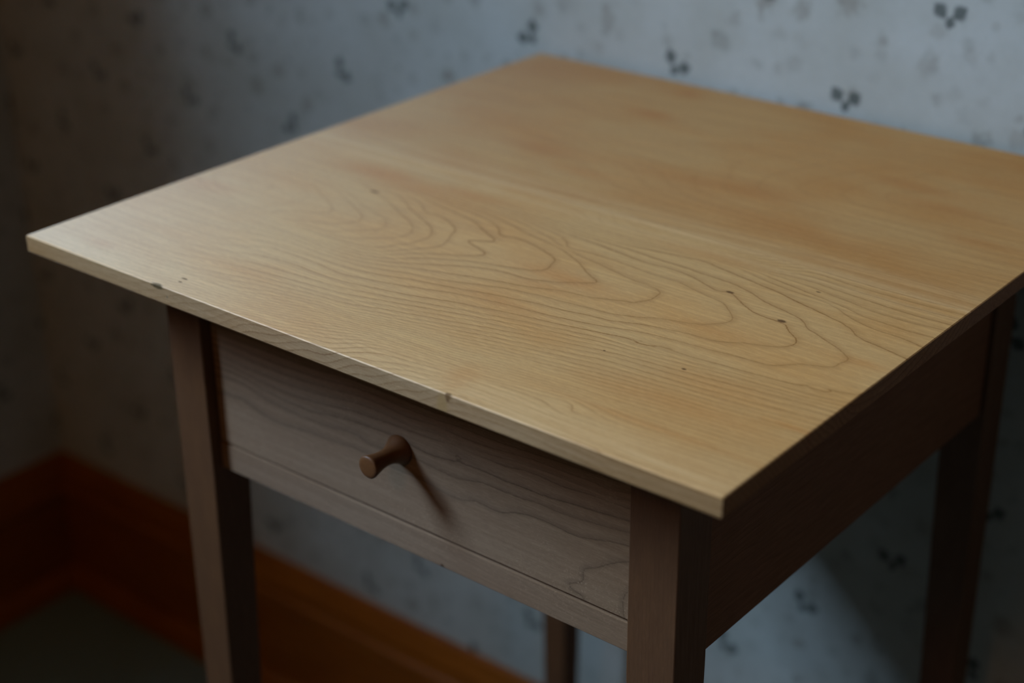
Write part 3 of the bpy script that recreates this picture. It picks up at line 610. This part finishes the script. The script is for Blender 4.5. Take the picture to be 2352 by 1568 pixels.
# legs: square, outer faces straight, the two inner faces taper below the apron
def leg(x0, x1, y0, y1, inner_x, inner_y):
    tp = 0.0112
    bm = bmesh.new()
    levels = [(-TH, 0.0), (ZA - 0.004, 0.0), (-TOP, tp)]
    rings = []
    for z, t in levels:
        a, b, c, d = x0, x1, y0, y1
        if inner_x > 0: b -= t
        else: a += t
        if inner_y > 0: d -= t
        else: c += t
        rings.append([bm.verts.new(p) for p in ((a, c, z), (b, c, z), (b, d, z), (a, d, z))])
    for r0, r1 in zip(rings, rings[1:]):
        for i in range(4):
            bm.faces.new((r0[i], r0[(i + 1) % 4], r1[(i + 1) % 4], r1[i]))
    bm.faces.new(rings[0]); bm.faces.new(rings[-1][::-1])
    bmesh.ops.recalc_face_normals(bm, faces=bm.faces)
    es = [e for e in bm.edges if abs(e.verts[0].co.z - e.verts[1].co.z) > 0.05]
    bmesh.ops.bevel(bm, geom=es, offset=0.0006, segments=2, affect='EDGES', profile=0.5)
    return from_bm('leg', bm, M_leg, table)
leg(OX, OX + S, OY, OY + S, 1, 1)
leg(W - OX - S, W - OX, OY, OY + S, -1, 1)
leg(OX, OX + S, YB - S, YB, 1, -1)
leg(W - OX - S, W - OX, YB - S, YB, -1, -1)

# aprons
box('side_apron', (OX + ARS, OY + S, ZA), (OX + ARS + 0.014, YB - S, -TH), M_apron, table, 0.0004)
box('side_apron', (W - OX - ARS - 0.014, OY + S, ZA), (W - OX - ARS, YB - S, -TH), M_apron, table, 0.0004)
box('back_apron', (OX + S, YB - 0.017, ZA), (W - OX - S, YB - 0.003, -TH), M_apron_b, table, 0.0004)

# drawer rail under the drawer
yf = OY + REC
rail = box('drawer_rail', (OX + S, yf, ZA), (W - OX - S, OY + S - 0.002, ZG - 0.0006), M_rail, table, 0.0005)

# drawer: ring-mapped front, box behind it, turned knob as its part
DX0, DX1, DZ0, DZ1 = OX + S + 0.0004, W - OX - S - 0.0004, ZG + 0.0006, -TH - 0.0006
nx, nz = 240, 90
a = 0.0008
xs = np.r_[DX0, np.linspace(DX0 + a, DX1 - a, nx), DX1]
zs = np.r_[DZ0, np.linspace(DZ0 + a, DZ1 - a, nz), DZ1]
X, Z = np.meshgrid(xs, zs)
Y = np.full_like(X, yf)
Y[0, :] = Y[-1, :] = yf + a; Y[:, 0] = Y[:, -1] = yf + a
V = np.stack([X, Y, Z], -1).reshape(-1, 3)
idx = np.arange(X.size).reshape(X.shape)
faces = np.stack([idx[:-1, :-1], idx[:-1, 1:], idx[1:, 1:], idx[1:, :-1]], -1).reshape(-1, 4).tolist()
per = np.r_[idx[0, :-1], idx[:-1, -1], idx[-1, :0:-1], idx[:0:-1, 0]]
bk = V[per].copy(); bk[:, 1] = yf + 0.016
o1 = len(V); n = len(per)
faces += [[int(per[i]), o1 + i, o1 + (i + 1) % n, int(per[(i + 1) % n])] for i in range(n)]
faces.append([o1 + i for i in range(n)][::-1])
V = np.concatenate([V, bk])
# sides, back and bottom of the drawer box
def plain_box(a_, b_):
    global V, faces
    q = np.array([(x, y, z) for x in (a_[0], b_[0]) for y in (a_[1], b_[1]) for z in (a_[2], b_[2])])
    k0 = len(V)
    V = np.concatenate([V, q])
    for f_ in ((0, 1, 3, 2), (4, 6, 7, 5), (0, 4, 5, 1), (2, 3, 7, 6), (0, 2, 6, 4), (1, 5, 7, 3)):
        faces.append([k0 + i for i in f_])
plain_box((DX0 + .004, yf + .016, DZ0 + .003), (DX0 + .014, YB - .03, DZ1 - .012))
plain_box((DX1 - .014, yf + .016, DZ0 + .003), (DX1 - .004, YB - .03, DZ1 - .012))
plain_box((DX0 + .014, YB - .04, DZ0 + .003), (DX1 - .014, YB - .03, DZ1 - .012))
plain_box((DX0 + .014, yf + .016, DZ0 + .006), (DX1 - .014, YB - .04, DZ0 + .012))
me = bpy.data.meshes.new('drawer'); me.from_pydata(V.tolist(), [], faces); me.update()
f = ring_field(DRAWER_FACE, np.array([0.5, 1.0]))
P = V[:, [0, 2]]; e = 0.0004
set_attr(me, 'ring', f(P))
set_attr(me, 'ring_grad', np.maximum(np.hypot((f(P + [e, 0]) - f(P - [e, 0])) / (2 * e), (f(P + [0, e]) - f(P - [0, e])) / (2 * e)), 8))
drawer = link('drawer', me, M_drawer, table)
drawer['label'] = 'pale greyish drawer front with wavy dark grain'

prof = [(0.0, 0.0076), (0.0006, 0.0078), (0.0020, 0.0073), (0.0042, 0.0060), (0.0066, 0.0048), (0.0092, 0.0042), (0.0122, 0.0041), (0.0152, 0.0044),
        (0.0182, 0.0050), (0.0206, 0.0056), (0.0219, 0.0059), (0.0225, 0.0058), (0.0229, 0.0053), (0.0231, 0.0040), (0.0232, 0.0020)]
KX, KZ = 0.2070, -0.0768
bm = bmesh.new()
NS = 40
rings = [[bm.verts.new((KX + r * math.cos(2 * math.pi * i / NS), yf - d, KZ + r * math.sin(2 * math.pi * i / NS))) for i in range(NS)] for d, r in prof]
for r0, r1 in zip(rings, rings[1:]):
    for i in range(NS):
        bm.faces.new((r0[i], r0[(i + 1) % NS], r1[(i + 1) % NS], r1[i]))
cv = bm.verts.new((KX, yf - 0.02325, KZ))
for i in range(NS):
    bm.faces.new((rings[-1][i], rings[-1][(i + 1) % NS], cv))
bm.faces.new(rings[0][::-1])
knob = from_bm('knob', bm, M_knob, drawer, smooth=True)
knob['label'] = 'small turned reddish-brown wooden knob'
